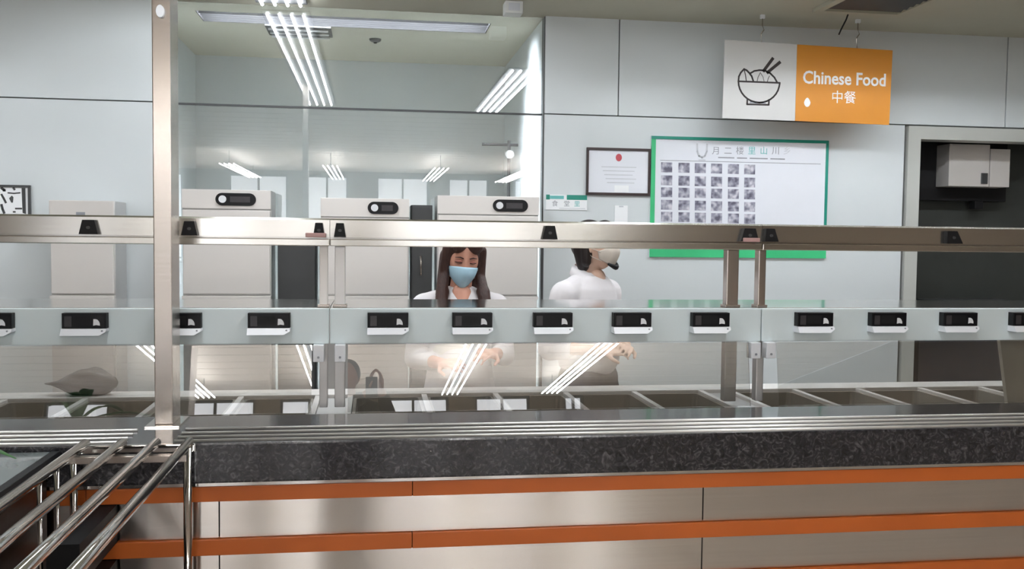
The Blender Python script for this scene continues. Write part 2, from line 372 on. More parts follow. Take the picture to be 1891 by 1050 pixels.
# ------------------------------------------------------------------ sneeze guard: three bays of beam, posts, shelf, fascia board and tilted glass
YB = 3.28
def guard(xa, xb, label, posts, clips, brk, pink, ends):
    t = thing('sneeze_guard', label, 'sneeze guard', ((xa+xb)/2, 3.3, 0.9), 'stainless sneeze guard bays')
    # beam: folded steel face, recessed groove and bright lower lip
    obj('beam', prism_x(BM(), [(3.29, 1.541), (3.29, 1.600), (3.30, 1.606), (3.40, 1.606), (3.40, 1.514), (3.31, 1.514), (3.31, 1.541)], xa+0.001, xb-0.001), 'steel_beam', t)
    obj('beam_lip', box(xa+0.001, xb-0.001, 3.284, 3.31, 1.512, 1.536, 0.003), 'steel_beam', t)
    obj('shelf', box(xa+0.001, xb-0.001, 3.312, 3.75, 1.288, 1.300, 0.002), 'shelf_steel', t)
    obj('fascia_board', box(xa+0.0015, xb-0.0015, YB, YB+0.03, 1.178, 1.299, 0.004), 'board_paint', t)
    # tilted lower pane, leaning back from the ledge to the board
    a, b_ = ends
    p = prism_x(BM(), [(3.226, 0.951), (3.230, 0.951), (3.2660, 1.177), (3.2620, 1.177)], a, b_)
    obj('glass_pane', p, 'guard_glass', t)
    for (x0, x1, m) in posts:
        obj('post', box(x0, x1, 3.325, 3.365, 1.301, 1.513, 0.003), m, t)
        obj('post', box(x0, x1, 3.325, 3.365, 0.951, 1.287, 0.003), 'steel_satin', t)
        obj('post_foot', box(x0-0.006, x1+0.006, 3.318, 3.372, 1.300, 1.310, 0.002), 'steel', t)
    for x, wd, lean in clips:
        c = obj('clamp', prism(BM(), [(x-wd, 1.543), (x+wd, 1.543), (x+wd*0.62+lean, 1.590), (x-wd*0.62+lean, 1.590)], 3.268, 3.29), 'black_plastic', t)
        obj('screw', disc(BM(), x+lean*0.5, 1.565, 3.264, 3.268, 0.006, 0.005, 12), 'trim_dark', c)
    for x in brk:
        k = obj('hinge_bracket', box(x-0.018, x+0.018, 3.246, 3.29, 1.120, 1.1775, 0.003), 'white_plastic', t)
        obj('screw', disc(BM(), x, 1.136, 3.243, 3.246, 0.004, 0.004, 12), 'print_grey', k)
    for x0, x1 in pink:
        obj('tag', box(x0, x1, 3.262, 3.284, 1.541, 1.556, 0.003), 'pink_tag', t)
    return t
guard(X0, -0.1425, 'left sneeze guard bay of steel beam and pale blue board behind the tall post',
      [(-0.179, -0.151, 'steel_white')], [(-0.917, 0.030, 0), (-0.600, 0.026, 0), (-0.178, 0.019, 0)], [-0.178], [(-0.222, -0.155)], (X0, -0.20))
guard(-0.1425, 1.408, 'middle sneeze guard bay with five readers on its pale blue board, staff behind',
      [(-0.127, -0.091, 'steel_satin'), (1.290, 1.335, 'steel')], [(-0.108, 0.020, 0), (0.617, 0.027, 0), (1.352, 0.034, 0)], [-0.106, 1.376], [(1.325, 1.388)], (-0.080, 1.352))
guard(1.408, X1, 'right sneeze guard bay with pale blue board in front of the doorway',
      [(1.412, 1.44, 'steel')], [(1.436, 0.026, -0.006), (2.158, 0.032, -0.012)], [1.434], [], (1.460, X1))

# tall square post standing on the ledge in front of the guard
ps = thing('tall_post', 'tall square stainless post standing on the granite ledge up to the ceiling', 'post', (-0.637, 3.11, 0.95))
obj('shaft', box(-0.665, -0.611, 3.045, 3.165, 0.955, 3.0, 0.003), 'steel', ps)
obj('base_plate', box(-0.690, -0.588, 3.02, 3.19, 0.9505, 0.955), 'steel_polished', ps)
p = PY(297, 22, 3.045)
bo = BM(); disc(bo, p.x, p.z, 3.032, 3.045, 0.012, 0.019, 20); obj('bolt_cap', bo, 'white_plastic', ps)

# ------------------------------------------------------------------ card readers on the boards
def make_reader():
    t = thing('card_reader', '', 'card reader', (0, YB, 1.2), 'card readers along the board')
    obj('housing', box(-0.069, 0.069, YB-0.030, YB, 1.236, 1.286, 0.0015), 'black_plastic', t)
    b_ = prism(BM(), [(-0.070, 1.214), (0.050, 1.214), (0.070, 1.226), (0.070, 1.2355), (-0.070, 1.2355)], YB-0.036, YB)
    for v in b_.verts:
        if v.co.y < YB-0.03: v.co.y -= max(0.0, (1.2355-v.co.z))*0.7
    base = obj('base', b_, 'white_plastic', t)
    obj('button', disc(BM(), 0.058, 1.2285, YB-0.0425, YB-0.036, 0.003, 0.003, 10), 'print_grey', base)
    sc = obj('screen', box(-0.064, 0.066, YB-0.0325, YB-0.030, 1.2385, 1.2835), 'black_gloss', t)
    obj('display_segment', box(-0.060, -0.038, YB-0.0333, YB-0.0325, 1.242, 1.276), 'screen_grey', sc)
    obj('display_segment', box(-0.034, 0.022, YB-0.0330, YB-0.0325, 1.246, 1.276), 'black_plastic', sc)
    lp = [(0.030, 1.246), (0.050, 1.246)] + [(0.031+0.0185*math.cos(a), 1.247+0.021*math.sin(a)) for a in [PI/2*k/7 for k in range(1, 8)]] + [(0.030, 1.268)]
    lp = [(0.029, 1.2455), (0.0385, 1.2475), (0.050, 1.2455), (0.0495, 1.253), (0.0465, 1.260), (0.042, 1.265), (0.037, 1.2668), (0.030, 1.2668)]
    obj('logo', prism(BM(), lp, YB-0.0337, YB-0.0325), 'print_white', sc)
    return t
rd = make_reader()
RX = [(-1.218, 'black card reader on the left board, cut off by the picture edge'),
      (-0.928, 'black card reader on the left board, left of the tall post'),
      (-0.630, 'black card reader half hidden behind the tall square post'),
      (-0.341, 'black card reader on the left board, right of the tall post'),
      (0.055, 'black card reader on the middle board, first from the left'),
      (0.345, 'black card reader on the middle board, below the long haired woman'),
      (0.629, 'black card reader on the middle board, third of five'),
      (0.915, 'black card reader on the middle board, below the woman in profile'),
      (1.206, 'black card reader on the middle board, fifth of five'),
      (1.603, 'black card reader on the right board, first from the left'),
      (1.892, 'black card reader on the right board, second from the left'),
      (2.179, 'black card reader on the right board, in front of the dark doorway'),
      (2.464, 'black card reader on the right board, cut off by the picture edge')]
for i, (x, lb) in enumerate(RX):
    o = rd if i == 0 else dup(rd, (0, 0, 0))
    o.location.x = x; o['label'] = lb
    
# ------------------------------------------------------------------ tray rails and side counter at the lower left
tr = thing('tray_rail', 'four parallel stainless tray rails running out from the counter on thin legs', 'tray rail', (-0.65, 2.3, 0))
for x in (-0.512, -0.602, -0.694, -0.792):
    obj('rail', tube(BM(), [(x, 0.9, 0.958), (x, 2.775, 0.958)], 0.0135, 16), 'steel_polished', tr, True)
obj('end_bar', box(-0.825, -0.495, 2.770, 2.7885, 0.930, 0.952, 0.003), 'steel_polished', tr)
for x, y, r in ((-0.512, 2.745, 0.0115), (-0.815, 2.74, 0.010), (-0.815, 2.60, 0.007), (-0.815, 2.47, 0.006), (-0.815, 1.5, 0.012), (-0.512, 1.2, 0.0115)):
    obj('leg', tube(BM(), [(x, y, 0.0), (x, y, 0.947)], r, 14), 'steel_polished', tr, True)
for y in (2.68, 1.35):
    obj('cross_bar', box(-0.83, -0.50, y-0.012, y+0.012, 0.925, 0.9445, 0.002), 'steel', tr)
sd = thing('side_counter', 'side counter with grey glossy top and black edge beside the tray rails', 'counter', (-1.7, 1.8, 0))
obj('top', box(-2.6, -0.885, 0.6, 2.785, 0.905, 0.935, 0.002), 'side_top', sd)
obj('black_edge', box(-0.885, -0.862, 0.6, 2.785, 0.895, 0.938, 0.003), 'black_plastic', sd)
obj('body', box(-2.6, -0.90, 0.6, 2.785, 0.0, 0.895), 'steel_dark', sd)
for y in (1.0, 1.6, 2.2):
    obj('panel', box(-0.90, -0.893, y-0.28, y+0.28, 0.08, 0.86, 0.002), 'steel_dark', sd)
def leaf_bm(base, tip, wd, droop):
    bm = BM(); base = Vector(base); tip = Vector(tip); d = tip-base; side = d.cross(Vector((0, 0, 1))).normalized(); rows = []
    for k in range(9):
        t = k/8; wq = wd*math.sin(PI*min(1, t*0.92+0.06))**0.8
        c = base+d*t+Vector((0, 0, droop*math.sin(PI*t)))
        rows.append([bm.verts.new(c-side*wq+Vector((0, 0, 0.15*wq))), bm.verts.new(c-Vector((0, 0, 0.1*wq))), bm.verts.new(c+side*wq+Vector((0, 0, 0.15*wq)))])
    for A, B in zip(rows, rows[1:]):
        for k in range(2): bm.faces.new((A[k], A[k+1], B[k+1], B[k]))
    return bm
pl = thing('potted_plant', 'green leaved potted plant at the left picture edge on the side counter', 'plant', (-1.20, 2.35, 0.936))
pb = BM(); tube(pb, [(-1.20, 2.35, 0.937), (-1.20, 2.35, 1.02), (-1.20, 2.35, 1.035)], 0.05, 20, True, [0.036, 0.05, 0.053]); obj('pot', pb, 'pot_clay', pl, True)
sb = BM(); tube(sb, [(-1.20, 2.35, 1.030), (-1.20, 2.35, 1.0375)], 0.045, 20); obj('soil', sb, 'soil', pl)
lt = PY(30, 846, 2.30)
for (tx, ty, tz, wd) in ((lt.x, lt.y, lt.z, 0.022), (-1.05, 2.2, 1.10, 0.03), (-1.33, 2.3, 1.12, 0.03), (-1.2, 2.5, 1.14, 0.03), (-1.12, 2.47, 1.16, 0.028), (-1.27, 2.22, 1.15, 0.03)):
    lf = obj('leaf', leaf_bm((-1.20, 2.35, 1.04), (tx, ty, tz), wd, 0.05), 'leaf_green', pl, True)
    so = lf.modifiers.new('thick', 'SOLIDIFY'); so.thickness = 0.0012
# slim dark bag slumped on the rear rim at the left and the cream board at the right end
bg = BM()
bmesh.ops.create_icosphere(bg, subdivisions=4, radius=1.0)
for v in bg.verts:
    c = v.co; n = 0.14*math.sin(7*c.x+2*c.z)*math.cos(5*c.y+1.3)+0.10*math.sin(11*c.z+5*c.x)
    prof = 0.55+0.45*math.sin(2.2*c.x+0.6)
    v.co = Vector((c.x*0.14, c.y*0.055*(1+n), max(-0.045, c.z*0.070*(1+n)*prof)))
ba = obj('dark_bag', bg, 'dark_cloth', None, True); ba.location = (-1.15, 3.985, 0.9455)
tag(ba, 'crumpled dark plastic bag lying on the rear rim of the food well at left', 'bag')
cp = BM(); pts = [PY(1846, 622, 3.62), PY(1862, 740, 3.42), Vector((2.95, 3.42, 0.902)), Vector((2.95, 3.62, 1.20))]
pts[1].z = 0.902
vs = [cp.verts.new(q) for q in pts]; f = cp.faces.new(vs); r_ = bmesh.ops.extrude_face_region(cp, geom=[f])
for v in [g_ for g_ in r_['geom'] if isinstance(g_, bmesh.types.BMVert)]: v.co += Vector((0, 0.02, 0.0))
bmesh.ops.recalc_face_normals(cp, faces=cp.faces[:])
tag(obj('cream_board', cp, 'cream_panel'), 'cream board leaning over the food well at the right picture edge', 'board')

# ------------------------------------------------------------------ kitchen machines behind the aisle
def cabinet(px0, px1, pytop, label, oval=True, Y=5.9, depth=0.285):
    a = PY(px0, pytop, Y); b_ = PY(px1, pytop, Y); x0, x1, zt = a.x, b_.x, (a.z+b_.z)/2
    t = thing('steel_cabinet', label, 'cabinet', ((x0+x1)/2, Y+depth/2, 0), 'upright steel kitchen cabinets')
    obj('body', box(x0, x1, Y+0.03, Y+depth, 0.08, zt, 0.004), 'steel_satin', t)
    hd = obj('header', box(x0, x1, Y, Y+0.03, zt-0.115, zt, 0.004), 'steel_white', t)
    obj('header_lip', box(x0+0.004, x1-0.004, Y-0.008, Y+0.03, zt-0.175, zt-0.122, 0.005), 'steel_white', t)
    if oval:
        ox0, ox1 = oval
        o0 = PY(ox0, pytop, Y).x; o1 = PY(ox1, pytop, Y).x
        pn = obj('control_panel', prism(BM(), capsule_pts(o0, o1, zt-0.095, zt-0.020), Y-0.010, Y), 'black_gloss', t)
        obj('dial', disc(BM(), o0+0.042, zt-0.0575, Y-0.022, Y-0.010, 0.022, 0.022), 'white_plastic', pn)
        obj('display', box(o0+0.085, o1-0.035, Y-0.0108, Y-0.010, zt-0.075, zt-0.040), 'screen_grey', pn)
    else:
        obj('badge', box((x0+x1)/2-0.03, (x0+x1)/2+0.02, Y-0.002, Y, zt-0.085, zt-0.068), 'print_grey', hd)
    z_lip = 1.175
    d1 = obj('door', box(x0+0.006, x1-0.006, Y+0.004, Y+0.03, z_lip+0.012, zt-0.18, 0.004), 'steel_white', t)
    obj('sill', box(x0, x1, Y-0.012, Y+0.03, z_lip-0.05, z_lip, 0.004), 'steel_white', t)
    obj('door', box(x0+0.006, x1-0.006, Y+0.004, Y+0.03, 0.12, z_lip-0.06, 0.004), 'steel_satin', t)
    for fx in (x0+0.05, x1-0.05):
        for fy in (Y+0.08, Y+depth-0.06):
            obj('foot', tube(BM(), [(fx, fy, 0), (fx, fy, 0.08)], 0.02, 12), 'steel_dark', t)
    return t
cabinet(90, 210, 370, 'pale steel cabinet left of the tall post, without a control panel', None)
cabinet(335, 500, 350, 'pale steel cabinet with oval black control panel just right of the tall post', (398, 473))
cabinet(592, 756, 366, 'steel cabinet with oval black control panel, middle of the three behind the guard', (679, 736))
cabinet(808, 996, 362, 'steel cabinet with oval black control panel behind the long haired woman', (910, 975))
def dark_locker(px0, px1, pytop, label, Y, handle):
    a = PY(px0, pytop, Y); b_ = PY(px1, pytop, Y); x0, x1, zt = a.x, b_.x, a.z
    t = thing('dark_locker', label, 'locker', ((x0+x1)/2, Y+0.15, 0))
    obj('body', box(x0, x1, Y+0.02, Y+0.24, 0, zt, 0.003), 'trim_dark', t)
    d = obj('door', box(x0+0.004, x1-0.004, Y, Y+0.02, 0.06, zt-0.01, 0.004), 'trim_dark', t)
    if handle:
        h = PY(handle[0], handle[1], Y)
        obj('handle', tube(BM(), [(h.x, Y-0.02, h.z-0.06), (h.x, Y-0.025, h.z), (h.x, Y-0.02, h.z+0.06)], 0.007, 10), 'steel', d, True)
    return t
dark_locker(512, 583, 405, 'dark grey locker in the gap between the first two steel cabinets', 5.95, None)
dark_locker(760, 799, 378, 'dark slim locker with upright handle beside the long haired woman', 5.95, (777, 490))
# T shaped tap stand in the bay
st = PY(940, 267, 7.2); sl = PY(890, 266, 7.2); sr = PY(1000, 270, 7.2)
ts = thing('tap_stand', 'thin dark T shaped stand with round fitting seen through the glass partition', 'stand', (st.x, 7.2, 0))
obj('pole', tube(BM(), [(st.x, 7.2, 0), (st.x, 7.2, st.z+0.03)], 0.012, 10), 'trim_dark', ts)
obj('cross_arm', tube(BM(), [(sl.x, 7.2, sl.z), (min(sr.x, XR-0.02), 7.2, sl.z)], 0.011, 10), 'trim_dark', ts)
fb = BM(); disc(fb, st.x, sl.z-0.075, 7.165, 7.188, 0.035, 0.032); obj('fitting', fb, 'steel_polished', ts)

# ------------------------------------------------------------------ scullery seen through the doorway
a, b_ = PY(1700, 258, 6.62), PY(1857, 372, 6.62)
hc = thing('wall_unit', 'black wall unit with shiny steel hood inside the dark doorway', 'wall unit', ((a.x+b_.x)/2, 6.7, b_.z))
obj('body', box(a.x-0.1, b_.x, 6.62, 6.745, b_.z, 2.45, 0.003), 'black_plastic', hc)
h0, h1 = PY(1748, 266, 6.50), PY(1857, 346, 6.50)
hs = BM(); hm = PY(1822, 300, 6.5).x
obj('hood_panel', box(h0.x, hm-0.004, 6.46, 6.62, h1.z, h0.z, 0.004), 'steel_white', hc)
obj('hood_panel', box(hm+0.004, h1.x, 6.46, 6.62, h1.z, h0.z-0.03, 0.004), 'steel_white', hc)
obj('latch', box(hm-0.07, hm-0.02, 6.45, 6.46, h1.z+0.02, h1.z+0.10, 0.003), 'trim_dark', hc)
k = PY(1808, 380, 6.6); obj('knob', box(k.x-0.035, k.x+0.035, 6.60, 6.68, b_.z-0.06, b_.z, 0.006), 'black_plastic', hc)
a, b_ = PY(1690, 622, 6.55), PY(1848, 706, 6.55)
nb = thing('navy_bin', 'dark navy box below the board inside the doorway', 'box', ((a.x+b_.x)/2, 6.6, 0))
obj('body', box(a.x, b_.x, 6.50, 6.74, 0.0, 0.94, 0.01), 'navy_box', nb)
obj('lid', box(a.x-0.005, b_.x+0.005, 6.49, 6.745, 0.94, 0.97, 0.006), 'trim_dark', nb)
a = PY(1700, 540, 6.7); b_ = PY(1850, 552, 6.7)
obj_s = thing('dark_shelf', 'thin dark shelf inside the doorway above the navy box', 'shelf', ((a.x+b_.x)/2, 6.68, a.z))
obj('board', box(a.x, b_.x, 6.56, 6.748, b_.z-0.02, b_.z, 0.003), 'trim_dark', obj_s)
obj('bracket', box(a.x+0.02, a.x+0.04, 6.60, 6.748, b_.z-0.10, b_.z-0.02), 'trim_dark', obj_s)

# ------------------------------------------------------------------ wall pieces
YP = YW-0.018
def quad(px0, py0, px1, py1, Y): 
    a = PY(px0, py0, Y); b_ = PY(px1, py1, Y); return a.x, b_.x, b_.z, a.z
# menu board
x0, x1, z0, z1 = 1.850, 3.113, 1.425, 2.236
mb = thing('menu_board', 'large white menu board with green border and rows of small dish photographs', 'menu board', ((x0+x1)/2, YP, z0))
pnl = obj('panel', box(x0, x1, YP-0.012, YP, z0, z1), 'menu_white', mb)
obj('border_strip', box(x0, x1, YP-0.018, YP-0.0121, z1-0.020, z1), 'menu_teal', mb)
obj('border_strip', box(x0, x0+0.030, YP-0.018, YP-0.0121, z0+0.068, z1-0.0205), 'menu_green', mb)
obj('border_strip', box(x1-0.018, x1, YP-0.018, YP-0.0121, z0+0.068, z1-0.0205), 'menu_teal', mb)
obj('border_strip', box(x0, x1, YP-0.020, YP-0.0121, z0, z0+0.0675), 'menu_green', mb)
yp = YP-0.0125
h = PY(1340, 277, YP)
em = BM(); stroke(em, [(2.170, 2.19), (2.172, 2.14), (2.185, 2.11), (2.205, 2.10), (2.225, 2.11), (2.238, 2.14), (2.240, 2.19)], 0.012, yp-0.001, yp+0.0004)
stroke(em, [(2.185, 2.083), (2.228, 2.083)], 0.008, yp-0.001, yp+0.0004); obj('emblem', em, 'print_light', pnl)
for ch, px, m in (('月', 1321, 'print_grey'), ('二', 1343, 'print_grey'), ('楼', 1365, 'print_grey'), ('里', 1387, 'print_teal'), ('山', 1409, 'print_teal'), ('川', 1431, 'print_grey'), ('乡', 1452, 'print_light')):
    q = PY(px, 284, YP); obj('lettering', text_bm(ch, 0.058, q.x, q.z, yp, 0.0006), m, pnl)
q0, q1 = PY(1325, 291, YP), PY(1448, 293, YP)
ul = BM()
for a_, c_ in ((0, 0.24), (0.28, 0.43), (0.47, 0.74), (0.78, 1.0)):
    bx(ul, q0.x+(q1.x-q0.x)*a_, q0.x+(q1.x-q0.x)*c_, yp-0.0006, yp+0.0002, q0.z-0.004, q0.z+0.004)
obj('small_print', ul, 'print_grey', pnl)
q0, q1 = PY(1218, 296, YP), PY(1514, 300, YP)
obj('rule', box(q0.x, q1.x, yp-0.0006, yp+0.0002, q0.z-0.002, q0.z+0.002), 'print_grey', pnl)
cols = [1230, 1262, 1292, 1322, 1353, 1383]; rows = [309, 333, 355, 378, 400, 422, 443]
card = None
for ri, ry in enumerate(rows):
    for ci, cx in enumerate(cols):
        q = PY(cx, ry+ci*0.8, YP)
        if card is None:
            card = obj('photo_card', box(-0.039, 0.039, -0.0012, 0.0, -0.033, 0.033), 'photo_print', pnl); k_ = card
        else:
            k_ = card.copy(); C.objects.link(k_)
        k_.location = Vector((q.x, yp, q.z))+Vector(pnl.location)*0 
# framed certificate
x0, x1, z0, z1 = 1.408, 1.846, 1.835, 2.149
cf = thing('certificate', 'certificate with red seal in thin dark frame left of the menu board', 'certificate', ((x0+x1)/2, YP, z0))
pg = obj('sheet', box(x0+0.012, x1-0.012, YP-0.010, YP, z0+0.012, z1-0.012), 'menu_white', cf)
for r_ in ((x0, x1, z0, z0+0.017), (x0, x1, z1-0.017, z1), (x0, x0+0.015, z0+0.0171, z1-0.0171), (x1-0.015, x1, z0+0.0171, z1-0.0171)):
    obj('frame_rail', box(r_[0], r_[1], YP-0.020, YP, r_[2], r_[3], 0.002), 'frame_brown', cf)
q = PY(1142, 291, YP); sl_ = BM(); disc(sl_, q.x, q.z, YP-0.0115, YP-0.0101, 0.021, 0.025); obj('red_seal', sl_, 'seal_red', pg)
ln = BM()
for i in range(5): bx(ln, 1.51+0.01*i, 1.75-0.012*(i % 3), YP-0.0107, YP-0.0101, 2.02-i*0.026, 2.026-i*0.026)
obj('text_lines', ln, 'print_light', pg)
q = quad(1134, 342, 1160, 355, YP); obj('white_slip', box(q[0], q[1], YP-0.0115, YP-0.0101, q[2], q[3]), 'print_white', pg)
# small green and white notice
x0, x1, z0, z1 = 1.139, 1.416, 1.733, 1.832
ns = thing('wall_notice', 'small white notice with green header strip below the certificate', 'notice', ((x0+x1)/2, YP, z0))
pn = obj('panel', box(x0, x1, YP-0.006, YP, z0, z1), 'print_white', ns)
obj('header_strip', box(x0, x0+0.025, YP-0.008, YP-0.0061, z1-0.032, z1), 'menu_teal', ns)
obj('header_strip', box(x0+0.14, x1, YP-0.008, YP-0.0061, z1-0.032, z1), 'menu_teal', ns)
obj('pale_strip', box(x0+0.026, x0+0.12, YP-0.0075, YP-0.0061, z1-0.028, z1-0.006), 'print_teal', ns)
for ch, xx, m in (('食', x0+0.06, 'print_grey'), ('堂', x0+0.14, 'print_grey'), ('里', x0+0.21, 'print_teal')):
    obj('lettering', text_bm(ch, 0.042, xx, z0+0.026, YP-0.0064, 0.0005), m, pn)
obj('rule', box(x0+0.09, x1-0.01, YP-0.0068, YP-0.0061, z0+0.008, z0+0.012), 'print_light', pn)
x0, x1, z0, z1 = quad(1135, 379, 1158, 440, YP)
sh = thing('white_sheet', 'plain white upright sheet on the wall under the certificate', 'sheet', ((x0+x1)/2, YP, z0))
obj('sheet', box(x0, x1, YP-0.004, YP, z0, z1), 'print_white', sh)
tp = BM(); bx(tp, x0+0.03, x1-0.03, YP-0.0045, YP-0.0041, z1-0.012, z1-0.002); obj('tape', tp, 'print_light', sh)
# calligraphy picture at the left edge
x0, x1, z0, z1 = -2.62, -2.069, 1.565, 1.832
cg = thing('framed_picture', 'black framed ink picture on the wall at the left picture edge', 'picture', ((x0+x1)/2, YP, z0))
pg = obj('sheet', box(x0+0.01, x1-0.01, YP-0.010, YP, z0+0.01, z1-0.01), 'print_white', cg)
for r_ in ((x0, x1, z0, z0+0.016), (x0, x1, z1-0.014, z1), (x0, x0+0.014, z0+0.0161, z1-0.0141), (x1-0.014, x1, z0+0.0161, z1-0.0141)):
    obj('frame_rail', box(r_[0], r_[1], YP-0.020, YP, r_[2], r_[3], 0.002), 'trim_dark', cg)
ik = BM(); ya, yb = YP-0.0115, YP-0.0101
def pp(px, py): 
    q = PY(px, py, YP); return (q.x, q.z)
for pl_, wd in (([(4, 347), (9, 351), (9, 352)], 0.016), ([(4, 359), (8, 366), (12, 374)], 0.012), ([(4, 378), (6, 386), (9, 393)], 0.014), ([(16, 356), (27, 357), (38, 356)], 0.008), ([(26, 347), (28, 350)], 0.012), ([(30, 385), (41, 385)], 0.010), ([(26, 391), (29, 391)], 0.010)):
    stroke(ik, [pp(*p_) for p_ in pl_], wd, ya, yb)
prism(ik, [pp(*p_) for p_ in ((18, 366), (23, 361), (26, 364), (25, 374), (22, 374))], ya, yb)
prism(ik, [pp(*p_) for p_ in ((41, 347), (48, 347), (49, 395), (43, 393))], ya, yb)
obj('ink_strokes', ik, 'trim_dark', pg)

# hanging food sign
YS = 5.9
sg = thing('hanging_sign', 'white and orange Chinese Food sign with bowl drawing hanging on two hooks', 'sign', (2.45, YS, 2.33))
def sp(px, py): 
    q = PY(px, py, YS-0.005); return (q.x, q.z)
wp = obj('white_board', prism(BM(), [sp(1334, 218), sp(1468, 223), sp(1472, 82), sp(1339, 73)], YS-0.005, YS+0.005), 'sign_white', sg)
op = obj('orange_board', prism(BM(), [sp(1468.4, 223), sp(1642, 230.5), sp(1648.5, 93), sp(1472.4, 82)], YS-0.005, YS+0.005), 'sign_orange', sg)
yf = YS-0.0052
bl = BM(); W_ = 0.011
def st_(pts, wd=W_): stroke(bl, [sp(*p_) for p_ in pts], wd, yf-0.001, yf)
bowl = [(1363.5, 150)] + [(1401.5-38*math.cos(PI*k/16), 150+2.5*k/16+38*math.sin(PI*k/16)) for k in range(1, 16)] + [(1440, 153)]
st_(bowl); st_([(1363, 150), (1440, 153)])
st_([(1363.5, 150), (1364.5, 141), (1368, 134), (1374, 127.5), (1379, 130), (1384, 135), (1388, 140.5), (1391, 149.5)])
st_([(1374, 127.5), (1376.5, 138), (1378, 149)], 0.006)
st_([(1386, 135), (1393, 131), (1402, 129.5), (1412, 130), (1422, 135), (1430, 143), (1435, 152)])
st_([(1398, 150), (1400, 142), (1404, 134)], 0.004); st_([(1417, 151), (1418.5, 145), (1421, 140)], 0.004); st_([(1404, 134), (1409, 142), (1411, 150)], 0.003)
st_([(1380, 184), (1379.5, 192.5), (1419.5, 193.5), (1420, 184)])
obj('bowl_drawing', bl, 'print_ink', wp)
ck = BM()
stroke(ck, [sp(1410, 131), sp(1427, 108)], 0.020, yf-0.001, yf); stroke(ck, [sp(1417, 134), sp(1440, 115)], 0.020, yf-0.001, yf)
obj('chopsticks_drawing', ck, 'print_ink', wp)
gf = BM(); prism(gf, [sp(1385, 186), sp(1384, 190.5), sp(1414, 191.5), sp(1413, 187.5), sp(1400, 189)], yf-0.001, yf); obj('bowl_foot_drawing', gf, 'print_grey', wp)
q = PY(1559, 153, YS); q2 = PY(1482, 150, YS); q3 = PY(1636, 157, YS)
obj('lettering', text_bm('Chinese Food', 0.115, q.x, q.z-0.012, yf-0.0006, 0.0008, width=(q3.x-q2.x)*0.99, bold=0.0022), 'print_white', op)
q = PY(1557, 186, YS); obj('lettering', text_bm('中餐', 0.088, q.x, q.z-0.01, yf-0.0006, 0.0008), 'print_white', op)
q = PY(1490, 189, YS); dp = BM()
prism(dp, [(q.x+0.022*math.cos(a)*(1-0.35*max(0, math.sin(a))), q.z+0.03*math.sin(a)) for a in [2*PI*k_/20 for k_ in range(20)]], yf-0.001, yf); obj('drop_mark', dp, 'print_white', op)
for px, py in ((1407, 80), (1583, 89)):
    q = PY(px, py, YS); bm = BM()
    tube(bm, [(q.x, YS, 2.9995), (q.x, YS, 2.93), (q.x+0.012, YS, 2.905), (q.x-0.008, YS, 2.875), (q.x, YS, q.z-0.012)], 0.004, 8)
    hk = obj('hook', bm, 'steel', sg); obj('hook_plate', box(q.x-0.014, q.x+0.014, YS-0.012, YS+0.012, 2.975, 2.9995, 0.003), 'white_plastic', hk)

# ------------------------------------------------------------------ ceiling pieces
def light(xs, y0, y1, label, z=ZC, m='tube_glow'):
    t = thing('ceiling_light', label, 'ceiling light', (sum(xs)/len(xs), (y0+y1)/2, z-0.03), 'four tube ceiling lights')
    hx = (0.02 if z < ZC else (xs[-1]-xs[0])/2+0.04); mx_ = (xs[0]+xs[-1])/2
    obj('housing', box(mx_-hx, mx_+hx, y0, y1, z-0.012, z-0.0005), 'trim_dark', t)
    for x in xs:
        obj('tube', tube(BM(), [(x, y0+0.02, z-0.026), (x, y1-0.02, z-0.026)], 0.009, 8), m, t, True)
    if z < ZC:
        for y in (y0+0.3, y1-0.3): obj('hanger', tube(BM(), [((xs[0]+xs[-1])/2, y, z-0.0005), ((xs[0]+xs[-1])/2, y, ZC+0.003)], 0.006, 8), 'trim_dark', t)
light([-0.680, -0.602, -0.525, -0.447], 1.80, 6.15, 'four tube ceiling light above the left of the aisle, mirrored in the glass')
light([1.19, 1.262, 1.334, 1.406], 1.55, 4.40, 'four tube ceiling light above the right of the glass partition')
light([-0.85, -0.77, -0.69, -0.61], -8.4, -4.4, 'four tube hall ceiling light left of the photographer', ZC-0.22, 'hall_tube_glow')
light([1.10, 1.18, 1.26, 1.34], -8.4, -4.4, 'four tube hall ceiling light right of the photographer', ZC-0.22, 'hall_tube_glow')
light([2.7, 2.78, 2.86, 2.94], -8.4, -4.4, 'four tube hall ceiling light far to the right', ZC-0.22, 'hall_tube_glow')
light([-2.6, -2.52, -2.44, -2.36], -8.4, -4.4, 'four tube hall ceiling light far to the left', ZC-0.22, 'hall_tube_glow')
def cross_light(ys, x0, x1, label, m='aisle_tube_glow'):
    t = thing('ceiling_light', label, 'ceiling light', ((x0+x1)/2, sum(ys)/len(ys), ZC-0.03), 'ceiling lights along the aisle')
    obj('housing', box(x0, x1, ys[0]-0.04, ys[-1]+0.04, ZC-0.012, ZC-0.0005), 'trim_dark', t)
    for ya_, yb_ in ((ys[0]-0.045, ys[0]-0.040), (ys[-1]+0.040, ys[-1]+0.045)):
        if m == 'aisle_tube_glow': obj('cutoff_skirt', box(x0, x1, ya_, yb_, ZC-0.095, ZC-0.0005), 'trim_white', t)  # skirts added to shade the upper back wall from the tubes
    for y in ys: obj('tube', tube(BM(), [(x0+0.02, y, ZC-0.026), (x1-0.02, y, ZC-0.026)], 0.009, 8), m, t, True)
cross_light([4.50, 4.58, 4.66, 4.74], 1.7, 4.6, 'four tube ceiling light along the staff aisle in front of the menu board')
cross_light([4.50, 4.58, 4.66, 4.74], -4.9, -2.5, 'four tube ceiling light along the staff aisle at the far left')
